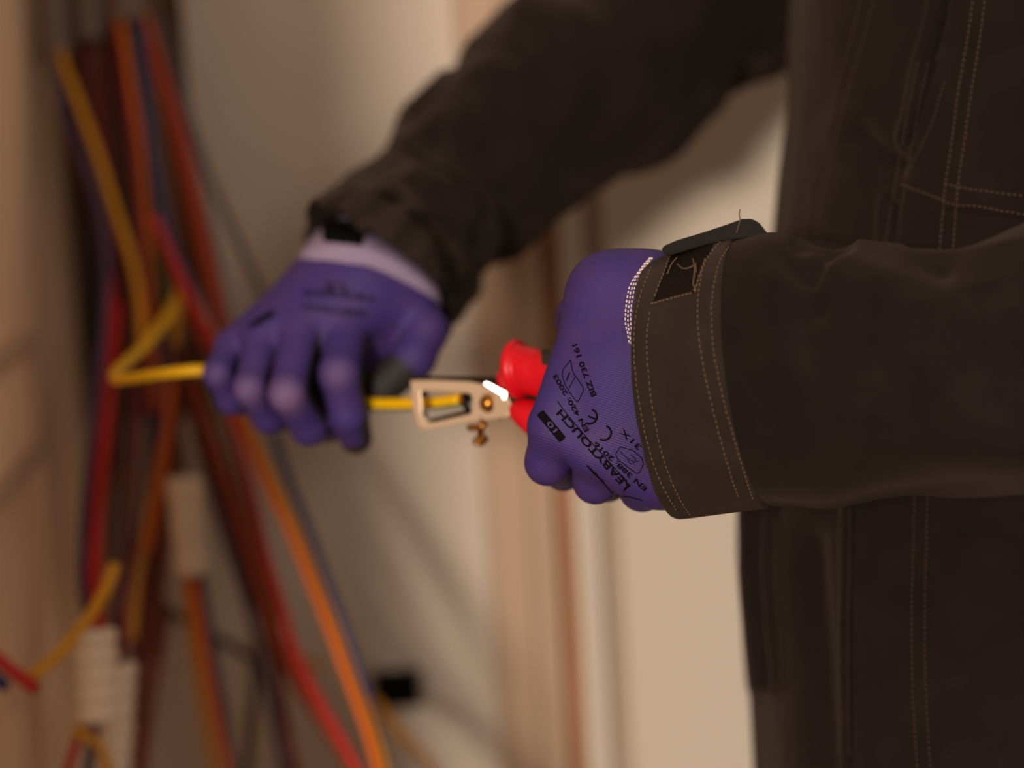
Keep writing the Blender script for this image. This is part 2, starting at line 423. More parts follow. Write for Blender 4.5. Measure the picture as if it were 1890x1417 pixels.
WC = {'red': (190, 30, 28), 'crimson': (112, 12, 34), 'orange': (220, 104, 16), 'brown': (120, 52, 26), 'blue': (40, 62, 120),
      'violet': (74, 60, 92), 'green': (64, 84, 34), 'yellow': (214, 146, 20), 'grey': (96, 88, 92), 'black': (20, 15, 14), 'maroon': (96, 18, 26),
      'rust': (170, 62, 26)}
WM = {k: mat(k + '_insulation', v, .45, spec=.35) for k, v in WC.items()}
WM['earth'] = stripe_mat('bundle_earth_insulation', (224, 156, 16), (70, 100, 30), .6)
wires = [  # colour, label, points (px, py), depth start, depth end
 ('earth', 'yellow and green wire leaving the leftmost grey conduit and slanting right', [(103,60),(118,120),(145,190),(182,290),(217,400),(243,480),(258,560),(262,640)], 1.80, 1.70),
 ('crimson', 'crimson wire dropping from the middle grey conduit, left of its brown neighbour', [(152,40),(163,140),(186,250),(205,360),(212,470),(205,600),(196,720)], 1.82, 1.76),
 ('brown', 'brown wire dropping from the middle grey conduit beside the crimson one', [(178,40),(190,160),(203,290),(214,420),(222,560),(215,720),(205,860)], 1.81, 1.77),
 ('black', 'black wire standing in for the shadow along the left edge of the bundle', [(110,60),(122,180),(140,300),(160,420),(165,560),(163,700)], 1.83, 1.80),  # black strand drawn in place of the shadow at this edge
 ('crimson', 'long crimson wire running down the middle of the bundle to the lower white tube', [(208,20),(224,150),(240,260),(252,360),(261,470),(262,570),(256,670),(249,800),(241,930),(230,1090),(222,1235)], 1.80, 1.63),
 ('orange', 'orange wire falling from the right grey conduit next to the long crimson wire', [(219,20),(240,150),(257,260),(268,380),(275,500),(281,640),(288,760)], 1.80, 1.75),
 ('green', 'dull green wire in the upper middle of the bundle', [(233,20),(254,160),(274,300),(286,430),(300,540),(325,650),(345,760)], 1.81, 1.76),
 ('blue', 'dark blue wire crossing rightward above the gloved hand', [(250,20),(268,180),(286,320),(308,430),(345,520),(382,610),(415,700)], 1.80, 1.72),
 ('rust', 'rust red wire bowing out along the right side of the bundle', [(268,30),(300,130),(330,225),(352,310),(370,400),(390,490),(408,570),(425,660)], 1.79, 1.70),
 ('rust', 'rust wire beside the bowed one, a little further in', [(272,90),(318,240),(345,340),(365,430),(384,520),(402,610)], 1.82, 1.75),
 ('grey', 'grey wire forming the far right outline of the upper bundle', [(290,30),(318,110),(350,220),(385,325),(425,410),(465,500),(510,600)], 1.82, 1.74),
 ('violet', 'slate wire crossing from the upper left to the lower left of the bundle', [(95,90),(122,210),(160,310),(187,410),(196,500),(190,600),(178,720),(164,850),(152,980),(150,1080),(168,1175)], 1.79, 1.58),
 ('maroon', 'maroon wire slanting behind the slate one', [(112,200),(140,290),(172,370),(200,450),(228,540),(240,640)], 1.81, 1.78),
 ('red', 'bright red wire slanting down to the cuff of the gloved hand', [(285,400),(312,465),(340,525),(372,590),(405,650),(440,730)], 1.70, 1.64),
 ('rust', 'rust wire tucked against the bright red slanting wire', [(300,440),(330,520),(360,590),(392,655)], 1.72, 1.66),
 ('red', 'thick red wire on the lower left of the bundle', [(205,520),(197,640),(187,760),(178,870),(170,980),(165,1080),(178,1180)], 1.72, 1.575),
 ('red', 'second red wire pressed against the thick red one', [(218,560),(207,680),(196,800),(186,920),(178,1040),(184,1175)], 1.74, 1.58),
 ('earth', 'yellow and green wire running down to the right of the lower crimson wire', [(330,520),(322,640),(312,760),(292,860),(272,960),(255,1060),(244,1180)], 1.74, 1.69),
 ('blue', 'blue wire in the middle of the lower bundle', [(300,600),(292,740),(282,860),(258,980),(236,1080),(216,1170)], 1.77, 1.72),
 ('maroon', 'maroon wire sweeping down left from behind the hand', [(326,640),(318,760),(306,860),(290,960),(272,1080),(256,1190),(240,1320),(228,1440)], 1.73, 1.69),
 ('brown', 'brown wire beside the sweeping maroon one', [(338,660),(327,800),(312,920),(296,1040),(278,1180),(262,1310),(250,1440)], 1.75, 1.71),
 ('orange', 'orange wire in the lower bundle left of the white sleeve', [(316,700),(306,820),(288,930),(270,1020)], 1.72, 1.70),
 ('brown', 'brown wire running from the hand toward the bottom edge', [(335,690),(372,820),(420,950),(458,1060),(492,1160),(545,1265),(610,1360),(665,1450)], 1.74, 1.66),
 ('rust', 'rust wire alongside the brown one below the hand', [(352,690),(392,810),(436,930),(470,1040),(505,1150),(560,1265),(625,1370),(668,1440)], 1.73, 1.65),
 ('green', 'green wire under the hand between rust and red wires', [(372,690),(410,800),(448,920),(478,1030),(512,1150)], 1.75, 1.70),
 ('red', 'red wire just left of the orange wire below the hand', [(410,720),(442,830),(468,930),(492,1030),(520,1120),(548,1210),(600,1310),(660,1420)], 1.70, 1.62),
 ('violet', 'slate wire running to the bottom edge below the hand', [(362,800),(390,900),(422,1010),(455,1110),(482,1220),(505,1330),(525,1440)], 1.74, 1.70),
 ('grey', 'grey wire beside the slate one below the hand', [(402,850),(440,970),(474,1095),(502,1215),(526,1335),(552,1440)], 1.75, 1.70),
 ('crimson', 'crimson wire reaching the bottom edge right of the slate wire', [(470,1080),(498,1180),(518,1270),(534,1360),(545,1440)], 1.72, 1.68),
 ('orange', 'bright orange wire at the right of the lower bundle', [(428,740),(462,820),(500,905),(540,990),(576,1080),(610,1165),(645,1260),(678,1350),(702,1440)], 1.66, 1.58),
 ('yellow', 'amber wire lying against the bright orange wire', [(444,760),(474,820),(510,900),(551,990),(588,1080),(622,1165),(656,1260),(690,1350),(714,1440)], 1.66, 1.58),
 ('blue', 'blue wire along the right outline of the lower bundle', [(505,800),(530,880),(566,970),(602,1070),(638,1170),(668,1260),(700,1370)], 1.70, 1.64),
 ('orange', 'orange wire leaving the bottom of the upper white sleeve', [(345,1000),(358,1090),(372,1180),(388,1270),(404,1350),(424,1440)], 1.68, 1.67),
 ('violet', 'violet wire leaving the upper white sleeve beside the orange one', [(362,1000),(378,1110),(395,1210),(412,1310),(432,1440)], 1.68, 1.67),
 ('yellow', 'thin yellow wire on the left of those leaving the upper white sleeve', [(338,1000),(346,1100),(358,1200),(376,1320),(398,1440)], 1.685, 1.68),
 ('brown', 'brown wire slanting to the bottom left of the upper white sleeve', [(308,1130),(294,1220),(278,1320),(262,1440)], 1.75, 1.73),
 ('earth', 'short bent yellow and green wire curling left above the lower white tube', [(212,1040),(196,1085),(170,1130),(132,1180),(90,1225),(52,1250)], 1.545, 1.53),
 ('black', 'black cable crossing behind the lower bundle', [(295,1110),(330,1140),(385,1170),(440,1200),(480,1225)], 1.82, 1.82),
 ('black', 'black cable hanging to the bottom edge behind the slate wire', [(468,1210),(470,1280),(462,1350),(455,1440)], 1.82, 1.80),
 ('yellow', 'amber cable end lying behind the orange wire', [(455,1185),(500,1200),(560,1220),(600,1235)], 1.84, 1.84),
 ('yellow', 'amber cable coming out of the black wall box', [(690,1290),(715,1322),(745,1358),(780,1395),(815,1445)], 1.86, 1.80),
 ('red', 'cut red wire end poking in at the lower left edge', [(-108,1138),(-60,1172),(-20,1203),(25,1240),(68,1272)], 1.50, 1.50),
 ('blue', 'cut blue wire end under the red one at the lower left edge', [(-104,1182),(-60,1212),(-25,1238),(12,1268)], 1.51, 1.51),
 ('red', 'red wire below the lower white tube', [(172,1285),(160,1325),(142,1370),(120,1440)], 1.57, 1.58),
 ('blue', 'blue wire below the lower white tube', [(182,1285),(178,1330),(168,1380),(160,1440)], 1.575, 1.59),
 ('earth', 'yellow and green wire looping under the lower white tube', [(135,1350),(158,1356),(180,1374),(196,1402),(205,1445)], 1.56, 1.58),
]
DL = ['maroon wire at the far left of the upper bundle', 'black wire just right of the leftmost maroon wire', 'brown wire deep in the upper bundle under the middle conduit', 'black wire behind the yellow wire at mid height', 'maroon wire deep behind the orange wire of the upper bundle', 'brown wire inside the bowed rust wire', 'black wire deep behind the dark blue wire', 'violet wire inside the grey right outline of the upper bundle', 'brown wire deep behind the bend of the held yellow wire', 'maroon wire running behind the pinky of the far glove', 'black wire slanting below the far glove', 'brown wire deep behind the thick red wires', 'short black wire right of the thick red wires', 'maroon wire deep behind the long crimson wire', 'black wire left of the upper white sleeve', 'short brown wire touching the left of the upper white sleeve']
for k, (kind, pts) in enumerate([
  ('maroon', [(128,40),(140,180),(158,320),(176,460),(186,600),(182,740),(172,880),(162,1000)]), ('black', [(118,60),(128,200),(150,360),(172,500),(184,640),(186,780)]),
  ('brown', [(196,40),(206,180),(222,330),(236,480),(240,620),(232,760),(222,900)]), ('black', [(200,60),(212,220),(228,380),(236,540),(230,700),(224,860)]),
  ('maroon', [(232,60),(250,220),(266,380),(282,520),(298,660),(312,800)]), ('brown', [(282,80),(306,220),(326,340),(340,460),(352,580),(360,700)]),
  ('black', [(246,60),(270,240),(288,400),(300,540),(308,680),(300,820)]), ('violet', [(310,90),(340,230),(368,350),(392,450),(412,560),(430,660)]),
  ('brown', [(296,420),(310,540),(318,660),(326,780),(340,880)]), ('maroon', [(318,460),(342,560),(360,660),(384,780),(408,900),(440,1020)]),
  ('black', [(340,640),(364,760),(396,880),(430,1000),(462,1120)]), ('brown', [(196,700),(206,820),(206,940),(200,1060),(206,1180)]),
  ('black', [(214,760),(218,880),(212,1000),(204,1120)]), ('maroon', [(268,640),(276,780),(268,920),(256,1060),(246,1200)]),
  ('black', [(296,820),(292,940),(280,1060),(266,1200),(250,1330)]), ('brown', [(318,860),(310,980),(298,1100),(284,1220)])]):
    wires.append((kind, DL[k], pts, 1.838, 1.80))
LAID = []
for kind, label, pts, d0, d1 in wires:
    n = len(pts); rr = .0044 if 'cut ' in label else .0040 if 'short bent' in label else .0031 if kind != 'black' else .0034
    best = None                                        # lay each wire in front of or behind those it would run through
    for dd_ in (0, .007, -.007, .014, -.014, .021, -.021, .028, -.028, .035, -.035, -.042, -.049, -.056):
        q = np.array([P(x, y, d0 + dd_ + (d1 - d0) * i / (n - 1)) for i, (x, y) in enumerate(pts)])
        if q[:, 1].max() > YW - .03: continue
        kk = np.concatenate([[0], np.cumsum(np.linalg.norm(np.diff(q, axis=0), axis=1))])
        cl = spline(kk, q, np.linspace(0, kk[-1], 70))
        pen = sum(np.clip(rr + r2 + .0003 - np.linalg.norm(cl[:, None] - c2[None], axis=-1), 0, 1).sum() for c2, r2 in LAID)
        if best is None or pen < best[0] - 1e-6: best = (pen, q, cl)
        if pen == 0: break
    q = list(best[1]); LAID.append((best[2], rr))
    if pts[-1][1] >= 1400:                             # wires leaving the picture run on down the niche
        t_ = (q[-1] - q[-2]) / np.linalg.norm(q[-1] - q[-2]); q += [q[-1] + t_ * .10 + np.array([0, 0, -.03]), q[-1] + t_ * .15 + np.array([0, 0, -.20])]
    o = curve_tube('electrical_wire', q, rr, WM[kind]); o.data.name = 'electrical_wire'
    tag(o, label, 'wire', 'wires hanging in the wall niche')
    if 'cut ' in label:
        e = q[-1]; t = q[-1] - q[-2]; t /= np.linalg.norm(t)
        m = MB(); m.lathe(e - t * .001, t, [(0, .0), (0, .0014), (.004, .0014), (.004, 0)], 10); m.build('copper_core', M_copper, o)

def conduit(name, p0, p1, r, pitch, mt, label, ridge=.09, group=None):
    a, b = np.array(p0), np.array(p1); L = np.linalg.norm(b - a); prof = []
    k = 0; h = 0
    while h < L:
        prof += [(h, r * (1 - ridge)), (h + pitch * .25, r), (h + pitch * .6, r), (h + pitch * .85, r * (1 - ridge))]; h += pitch
    inn = [(x, q * .86) for x, q in (prof[-1], prof[0])]
    m = MB(); m.lathe(a, b - a, prof + inn + [prof[0]], 28)
    o = m.build(name, mt); tag(o, label, 'conduit', group); return o
G1 = 'grey corrugated conduits above the wires'
conduit('corrugated_conduit', P(78, -320, 1.80), P(105, 92, 1.80), .0125, .0052, M_grey_pvc, 'leftmost grey corrugated conduit at the top left', group=G1)
conduit('corrugated_conduit', P(142, -320, 1.81), P(168, 72, 1.81), .0120, .0052, M_grey_pvc, 'middle grey corrugated conduit at the top left', group=G1)
conduit('corrugated_conduit', P(212, -330, 1.80), P(236, 34, 1.80), .0135, .0052, M_grey_pvc, 'rightmost grey corrugated conduit at the top left', group=G1)
G2 = 'white conduit sleeves on the wires'
conduit('conduit_sleeve', P(338, 880, 1.68), P(352, 1030, 1.68), .0125, .024, M_white_pvc, 'white ribbed sleeve around wires in the middle of the lower bundle', .07, G2)
conduit('conduit_sleeve', P(172, 1160, 1.57), P(180, 1308, 1.57), .0154, .0125, M_white_pvc, 'wide white ribbed tube at the lower left of the wires', .15, G2)
conduit('conduit_sleeve', P(222, 1222, 1.63), P(206, 1460, 1.63), .0118, .0125, M_white_pvc, 'narrow white tube behind the wide ribbed one', .13, G2)

# black wall box with a little flap, on the niche wall
jb = empty('wall_box'); tag(jb, 'small black box set in the wall beside the orange wires', 'box')
c0 = PW(733, 1262, YW)
m = MB(); z0, z1, xx0, xx1 = c0[2]-.013, c0[2]+.014, c0[0]-.018, c0[0]+.019
for lo, hi in (((xx0, YW-.024, z0), (xx0+.003, YW+.01, z1)), ((xx1-.003, YW-.024, z0), (xx1, YW+.01, z1)), ((xx0, YW-.024, z1-.003), (xx1, YW+.01, z1)), ((xx0, YW-.024, z0), (xx1, YW+.01, z0+.003)), ((xx0, YW-.014, z0), (xx1, YW+.01, z1))):
    m.box(lo, hi)
m.build('box_body', M_void, jb, False)
m = MB(); m.prism([(xx0, YW-.024, z0), (xx0+.012, YW-.024, z0), (xx0, YW-.024, z0-.012)], (0, .006, 0)); m.build('box_lug', M_void, jb, False)

# framed plate on the niche's side wall
pl = empty('wall_plate'); tag(pl, 'beige framed plate on the side wall at the left edge', 'plate')
def yz(px, py):
    v = ray(px, py); k = (xs - CAM[0]) / v[0]; q = CAM + v * k; return q[1], q[2]
(ya, za), (yb, zb), (_, zc) = yz(28, 640), yz(20, 640), yz(34, 835)
w_ = .010; y0 = ya - .16
m = MB(); m.box((xs, y0, zc), (xs + .006, ya, za)); m.build('plate_face', M_pier, pl, False, .002)
m = MB()
for lo, hi in (((xs, y0-w_, za), (xs+.014, ya+w_, za+w_)), ((xs, ya, zc-w_), (xs+.014, ya+w_, za)), ((xs, y0-w_, zc-w_), (xs+.014, ya, zc))): m.box(lo, hi)
m.build('plate_frame', M_archi, pl, False)

# ------------------------------------------------------------------ gloves (signed distance field -> surface net)
def sd_cone(G, a, b, ra, rb):
    a = np.asarray(a, np.float32); b = np.asarray(b, np.float32)
    ab = b - a; L = float(ab @ ab) + 1e-12
    t = np.clip(((G - a) @ ab) / L, 0, 1)
    d = np.linalg.norm(G - a - t[..., None] * ab, axis=-1)
    return d - (ra + (rb - ra) * t)
def smin(a, b, k):
    h = np.maximum(k - np.abs(a - b), 0) / k
    return np.minimum(a, b) - h * h * k * .25
def surface_net(f, org, h):
    nx, ny, nz = f.shape; s = f < 0
    c = np.zeros((nx-1, ny-1, nz-1, 3), np.float32); cnt = np.zeros((nx-1, ny-1, nz-1), np.float32)
    offs = [(i, j, k) for i in (0, 1) for j in (0, 1) for k in (0, 1)]
    def sl(o): return tuple(slice(o[q], (f.shape[q] - 1 + o[q])) for q in range(3))
    for o in offs:
        for ax in range(3):
            if o[ax]: continue
            o2 = list(o); o2[ax] = 1
            fa, fb = f[sl(o)], f[sl(o2)]; x = (fa < 0) != (fb < 0)
            t = np.where(x, fa / np.where(x, fa - fb, 1), 0)
            for q in range(3): c[..., q] += np.where(x, o[q] + (t if q == ax else 0), 0)
            cnt += x
    mk = cnt > 0; ids = -np.ones(mk.shape, np.int64); ids[mk] = np.arange(mk.sum())
    I = np.argwhere(mk); V = (I + c[mk] / cnt[mk][:, None]) * h + org
    Q = []
    for ax in range(3):
        u, v = [(1, 2), (2, 0), (0, 1)][ax]
        sa = [slice(1, -1)] * 3; sb = [slice(1, -1)] * 3
        sa[ax] = slice(0, -1); sb[ax] = slice(1, None)
        A, B = s[tuple(sa)], s[tuple(sb)]; E = np.argwhere(A != B)
        fl = A[A != B]; E = E + 1; E[:, ax] -= 1
        def cell(du, dv):
            e = E.copy(); e[:, u] -= du; e[:, v] -= dv; return ids[e[:, 0], e[:, 1], e[:, 2]]
        q = np.stack([cell(1, 1), cell(0, 1), cell(0, 0), cell(1, 0)], 1)
        q[~fl] = q[~fl][:, ::-1]; Q.append(q)
    return V, np.concatenate(Q)

def hand(name, palm, fingers, mt, parent, h=.0013, kp=.014, kf=.008, kff=.0018, coat=(), pale_spots=()):
    allp = [p for p in palm] + [q for f in fingers for q in f]
    pts = np.array([x[0] for x in allp] + [x[1] for x in allp]); rad = max(max(x[2], x[3]) for x in allp)
    lo, hi = pts.min(0) - rad - .006, pts.max(0) + rad + .006
    n = np.ceil((hi - lo) / h).astype(int) + 1
    g = np.stack(np.meshgrid(*[lo[k] + h * np.arange(n[k]) for k in range(3)], indexing='ij'), -1).astype(np.float32)
    def field(G):
        dp = None
        for p in palm:
            d = sd_cone(G, *p[:4]); dp = d if dp is None else smin(dp, d, kp)
        out = None
        for f in fingers:
            df = None
            for p in f:
                d = sd_cone(G, *p[:4]); df = d if df is None else smin(df, d, .004)
            # fingers melt into the palm only at their roots
            d = smin(dp, df, kf); out = d if out is None else smin(out, d, kff)
        return out
    V, Q = surface_net(field(g), lo, h)
    nb = np.zeros((len(V), 3)); ct = np.zeros(len(V))                # one light smoothing pass
    for it in range(2):
        nb[:] = 0; ct[:] = 0
        for k in range(4):
            np.add.at(nb, Q[:, k], V[Q[:, (k + 1) % 4]]); np.add.at(ct, Q[:, k], 1)
            np.add.at(nb, Q[:, k], V[Q[:, (k - 1) % 4]]); np.add.at(ct, Q[:, k], 1)
        V = V * .5 + .5 * nb / ct[:, None]
    o = mkobj(name, V, Q.tolist(), mt, parent, True)
    z = np.zeros((len(V), 4), np.float32); z[:, 3] = 1
    for (c, r, w) in coat: z[:, 0] = np.maximum(z[:, 0], np.clip((r - np.linalg.norm(V - c, axis=1)) / w + .5, 0, 1))
    # palm side of every primitive flagged with a palm direction
    best = np.full(len(V), 1e9); val = np.zeros(len(V))
    for p in allp:
        d = sd_cone(V, *p[:4]); a, b = np.asarray(p[0]), np.asarray(p[1]); ab = b - a
        t = np.clip(((V - a) @ ab) / (ab @ ab + 1e-12), 0, 1); off = V - a - t[:, None] * ab
        off /= np.linalg.norm(off, axis=1, keepdims=True) + 1e-9
        if len(p) > 4 and p[4] is not None:
            nrm = np.asarray(p[4]) / np.linalg.norm(p[4]); thr = p[5] if len(p) > 5 else .25
            q = np.clip((off @ nrm - thr) / .12 + .5, 0, 1)
        else: q = np.zeros(len(V))
        m_ = d < best; best = np.where(m_, d, best); val = np.where(m_, q, val)
    z[:, 0] = np.maximum(z[:, 0], val)
    for (c, r, amt) in pale_spots: z[:, 1] = np.maximum(z[:, 1], amt * np.clip(1.4 - 1.4 * np.linalg.norm(V - c, axis=1) / r, 0, 1))
    at = o.data.attributes.new('zone', 'FLOAT_COLOR', 'POINT'); at.data.foreach_set('color', z.ravel())
    return o

person = empty('person')
tag(person, 'worker in a dark brown work jacket and purple gloves stripping a yellow wire', 'person')

# near (left) hand: wrist at right, knuckles down left, fingers curling away round the handles
mm = .001
AWAY = CV(.15, .25, 1)
palm = [
 (P(1290,640,1.232), P(1200,640,1.235), 30*mm, 30*mm),
 (P(1250,545,1.238), P(1200,546,1.240), 18*mm, 19*mm),
 (P(1260,850,1.238), P(1215,855,1.242), 20*mm, 19*mm),
 (P(1195,545,1.240), P(1125,543,1.242), 19.5*mm, 18.5*mm),
 (P(1125,545,1.240), P(1022,785,1.236), 18*mm, 12.5*mm),
 (P(1200,600,1.232), P(1094,830,1.232), 20*mm, 12.2*mm),
 (P(1220,650,1.230), P(1160,856,1.234), 21*mm, 12.2*mm),
 (P(1250,700,1.232), P(1225,880,1.240), 21*mm, 13*mm),
 (P(1130,690,1.236), P(1180,780,1.238), 19*mm, 19*mm),
]
def finger(pts, rs, palmdir, thr=.25): return [(pts[i], pts[i+1], rs[i]*mm, rs[i+1]*mm, palmdir, thr) for i in range(len(pts)-1)]
fing = [
 finger([P(1022,785,1.236), P(1011,853,1.250), P(1040,868,1.285), P(1080,815,1.300)], [12.6, 11.4, 10.2, 9.4], CV(.75,.35,.6), .45),
 finger([P(1094,830,1.234), P(1099,888,1.250), P(1122,888,1.285), P(1150,835,1.300)], [12.2, 11.1, 10.2, 9.4], CV(.75,.35,.6), .5),
 finger([P(1160,856,1.236), P(1185,901,1.252), P(1206,900,1.285), P(1225,845,1.300)], [12.6, 11.4, 10.2, 9.4], CV(.75,.35,.6), .5),
 finger([P(1225,880,1.240), P(1250,895,1.256), P(1265,895,1.280), P(1280,850,1.290)], [12, 10.6, 9.4, 8.8], CV(.75,.35,.6), .5),
 finger([P(1140,560,1.255), P(1085,560,1.282), P(1062,582,1.292), P(1050,595,1.296)], [13.5, 10.6, 9.6, 7.6], CV(.1,-.9,.3), .3),
]
gl = hand('work_glove', palm, fing, M_glove, person, h=.0012, kp=.016, kf=.005, kff=.0012,
          coat=[(P(1040,597,1.285), .0060, .003)])
gl['label'] = 'purple knit glove of the near hand gripping the red handles'
gb = bvh_of(gl)
Z = lambda x, y: (960 + x / 3.543, 560 + y / 3.543)      # crop coordinates of the studied print
pr = MB()
def T(txt, a, b, h, bold=.01): print_text(pr, gb, txt, Z(*a), Z(*b), h / 3.543, bold=bold)
T('LEABYTOUCH', (722, 1190), (268, 690), 46, .03)
print_stroke(pr, gb, [Z(245,640), Z(320,740), Z(440,880), Z(560,1010), Z(640,1098), Z(700,1160)], 1.6)
print_stroke(pr, gb, [Z(690,1150), Z(700,1195), Z(675,1228)], 1.8)
T('EN 420: 2003', (452, 828), (240, 460), 30, .03)
T('EN 388: 2016', (832, 1206), (496, 900), 30, .03)
T('BIZ 730 161', (500, 600), (372, 262), 34, .03)
T('31X', (795, 935), (672, 818), 34, .02)
# CE mark as two open arcs
def arc(cx, cy, r, mid, span, w):
    print_stroke(pr, gb, [Z(cx + r*math.cos(mid+span*(k/10-.5)), cy + r*math.sin(mid+span*(k/10-.5))) for k in range(11)], w)
arc(548, 845, 48, math.radians(25), math.radians(190), 3.6)
arc(456, 738, 48, math.radians(25), math.radians(190), 3.6)
print_stroke(pr, gb, [Z(500,758), Z(448,735)], 3.0)
# pictograms: open book and hammer shield
print_stroke(pr, gb, [Z(332,372), Z(285,425), Z(275,470), Z(300,540), Z(345,610), Z(378,645), Z(415,570), Z(412,545), Z(375,490), Z(355,465), Z(345,440)], 1.5, closed=True)
print_stroke(pr, gb, [Z(360,480), Z(322,552)], 1.4)
print_stroke(pr, gb, [Z(325,452), Z(305,502)], 2.6)
print_stroke(pr, gb, [Z(655,937), Z(625,985), Z(640,1020), Z(760,1110), Z(780,1105), Z(805,1050), Z(795,1010), Z(740,960)], 1.6, closed=True)
print_stroke(pr, gb, [Z(655,970), Z(700,1010), Z(745,1035), Z(775,1030)], 1.3)
print_stroke(pr, gb, [Z(700,1020), Z(722,1050), Z(745,1040), Z(755,1015), Z(720,985)], 1.3)
# size badge: black bar with purple digits
a, b = np.array(Z(138,722)), np.array(Z(272,882)); d = (b - a) / np.linalg.norm(b - a); bi = np.array([-d[1], d[0]])
print_stroke(pr, gb, [a, b], 15)
print_stroke(pr, gb, [a - d*2, b + d*2], 11)
pm = pr.build('glove_print', M_print, gl, False)
pr2 = MB(); print_text(pr2, gb, '10', a + d*42 - bi*4.6, a + d*20 - bi*4.6, 9, lift=.0006, bold=.02)
pr2.build('size_number', M_glove, gl, False)
pr3 = MB()
stroke = [Z(445,1062), Z(490,1110), Z(540,1160), Z(590,1225), Z(650,1260), Z(720,1262), Z(800,1285)]
print_stroke(pr3, gb, stroke, 1.6)
for i in range(16):
    u = i / 15 * 2.0; k = int(min(u, 1.999)); p = np.array(stroke[k]) * (1-(u-k)) + np.array(stroke[k+1]) * (u-k)
    print_stroke(pr3, gb, [p + (-2, -1), p + (1.5, 1.5)], random.uniform(2, 4.5))
pr3.build('seam_print', M_print, gl, False)
# white threads of the glove's knitted hem
wt = MB()
for k in range(4):
    off = k * 5.2
    stitch(wt, gb, [(1199 + off*.35, 476), (1188 + off*.5 - 8, 500), (1170 + off - 8, 530), (1162 + off*.95 - 6, 565), (1159 + off*.9 - 4, 595), (1160 + off*.7, 622), (1163 + off*.5, 640)], .0024, .0018, .0005, .0004)
o = wt.build('hem_thread', M_threadw, gl); o['kind'] = 'stuff'

# far (right) hand: wrist up right, knuckles toward the camera, wire held in the fist
pd = CV(.35, -.1, .8)
palm2 = [
 (P(700,470,1.465), P(672,545,1.452), 27*mm, 27*mm),
 (P(748,528,1.470), P(735,560,1.456), 19*mm, 23*mm),
 (P(610,500,1.462), P(600,540,1.45), 18*mm, 20*mm),
 (P(700,540,1.445), P(640,612,1.425), 19*mm, 13.5*mm),
 (P(660,525,1.44), P(556,612,1.420), 18*mm, 12.5*mm),
 (P(620,520,1.445), P(486,622,1.422), 17*mm, 11*mm),
 (P(590,520,1.45), P(428,640,1.432), 16*mm, 10*mm),
 (P(640,650,1.462), P(510,690,1.456), 22*mm, 17*mm, FWD, -2),
 (P(655,730,1.458), P(540,730,1.462), 13*mm, 13*mm, FWD, -2),
 (P(735,565,1.455), P(690,620,1.452), 21*mm, 17*mm),
]
fing2 = [
 finger([P(640,612,1.425), P(628,690,1.400), P(644,765,1.410), P(657,808,1.424)], [13.2, 12.2, 11.4, 9.8], CV(.75,-.5,.45), .40),
 finger([P(556,612,1.420), P(531,725,1.390), P(570,788,1.412), P(615,785,1.44)], [12.4, 10.9, 10.6, 10], CV(.8,.1,.6), .45),
 finger([P(486,622,1.422), P(461,716,1.397), P(496,768,1.416), P(545,765,1.445)], [11, 9.2, 9.8, 9.6], CV(.8,.1,.6), .45),
 finger([P(428,640,1.432), P(403,690,1.412), P(428,735,1.424), P(480,745,1.450)], [10, 8.4, 9.2, 9], CV(.8,.1,.6), .45),
 finger([P(745,560,1.450), P(786,610,1.440), P(764,660,1.432), P(710,712,1.428)], [16, 13.2, 12.8, 11.2], CV(-.35,-.95,.1), .30),
]
gl2 = hand('work_glove', palm2, fing2, M_glove2, person, h=.0014, kp=.012, kf=.005, kff=.0010,
           coat=[(P(708,722,1.425), .0225, .005), (P(664,826,1.425), .0110, .004)],
           pale_spots=[(P(527,738,1.379), .0175, .42), (P(458,728,1.388), .0150, .30), (P(620,690,1.388), .014, .20), (P(398,690,1.403), .011, .12)])
gl2['label'] = 'purple glove of the far hand holding the yellow wire'
gb2 = bvh_of(gl2)
pr = MB()
print_text(pr, gb2, 'LEABYTOUCH', (676, 574), (560, 560), 12, bold=.02)
print_text(pr, gb2, 'EN 388: 2016', (692, 548), (628, 536), 9, bold=.02)
print_text(pr, gb2, 'EN 420: 2003', (618, 536), (560, 536), 9, bold=.02)
print_text(pr, gb2, 'CE', (640, 525), (600, 522), 18, bold=.02)
print_stroke(pr, gb2, [(505, 577), (462, 603)], 11)
print_stroke(pr, gb2, [(690, 553), (560, 543)], 1.6)
pr.build('glove_print', M_print, gl2, False)
# lilac knitted cuff of the far glove
def far_sec(a, b, d, semi, lean): 
    A, B = P(*a, d - .004), P(*b, d + .004); return ((A+B)/2, (A-B)/2, CV(lean*.45, lean*.9, -1) * semi)
kc = tube('knit_cuff', [far_sec((533,500),(812,590),1.458,.034,.45), far_sec((545,483),(811,578),1.458,.037,.5), far_sec((562,455),(815,562),1.466,.036,.5),
     far_sec((604,406),(808,520),1.490,.029,.35), far_sec((655,365),(820,470),1.525,.023,.2)], 24, 64, M_knit, person,
     disp=lambda S, T, Q: .0006 * np.sin(T * 60))
kc['label'] = 'lilac knitted cuff of the far glove'
kb = bvh_of(kc)
patch('size_label', [(590, 402), (686, 406), (670, 456), (594, 448)], kb, 10, 8, .0016, M_black, kc)

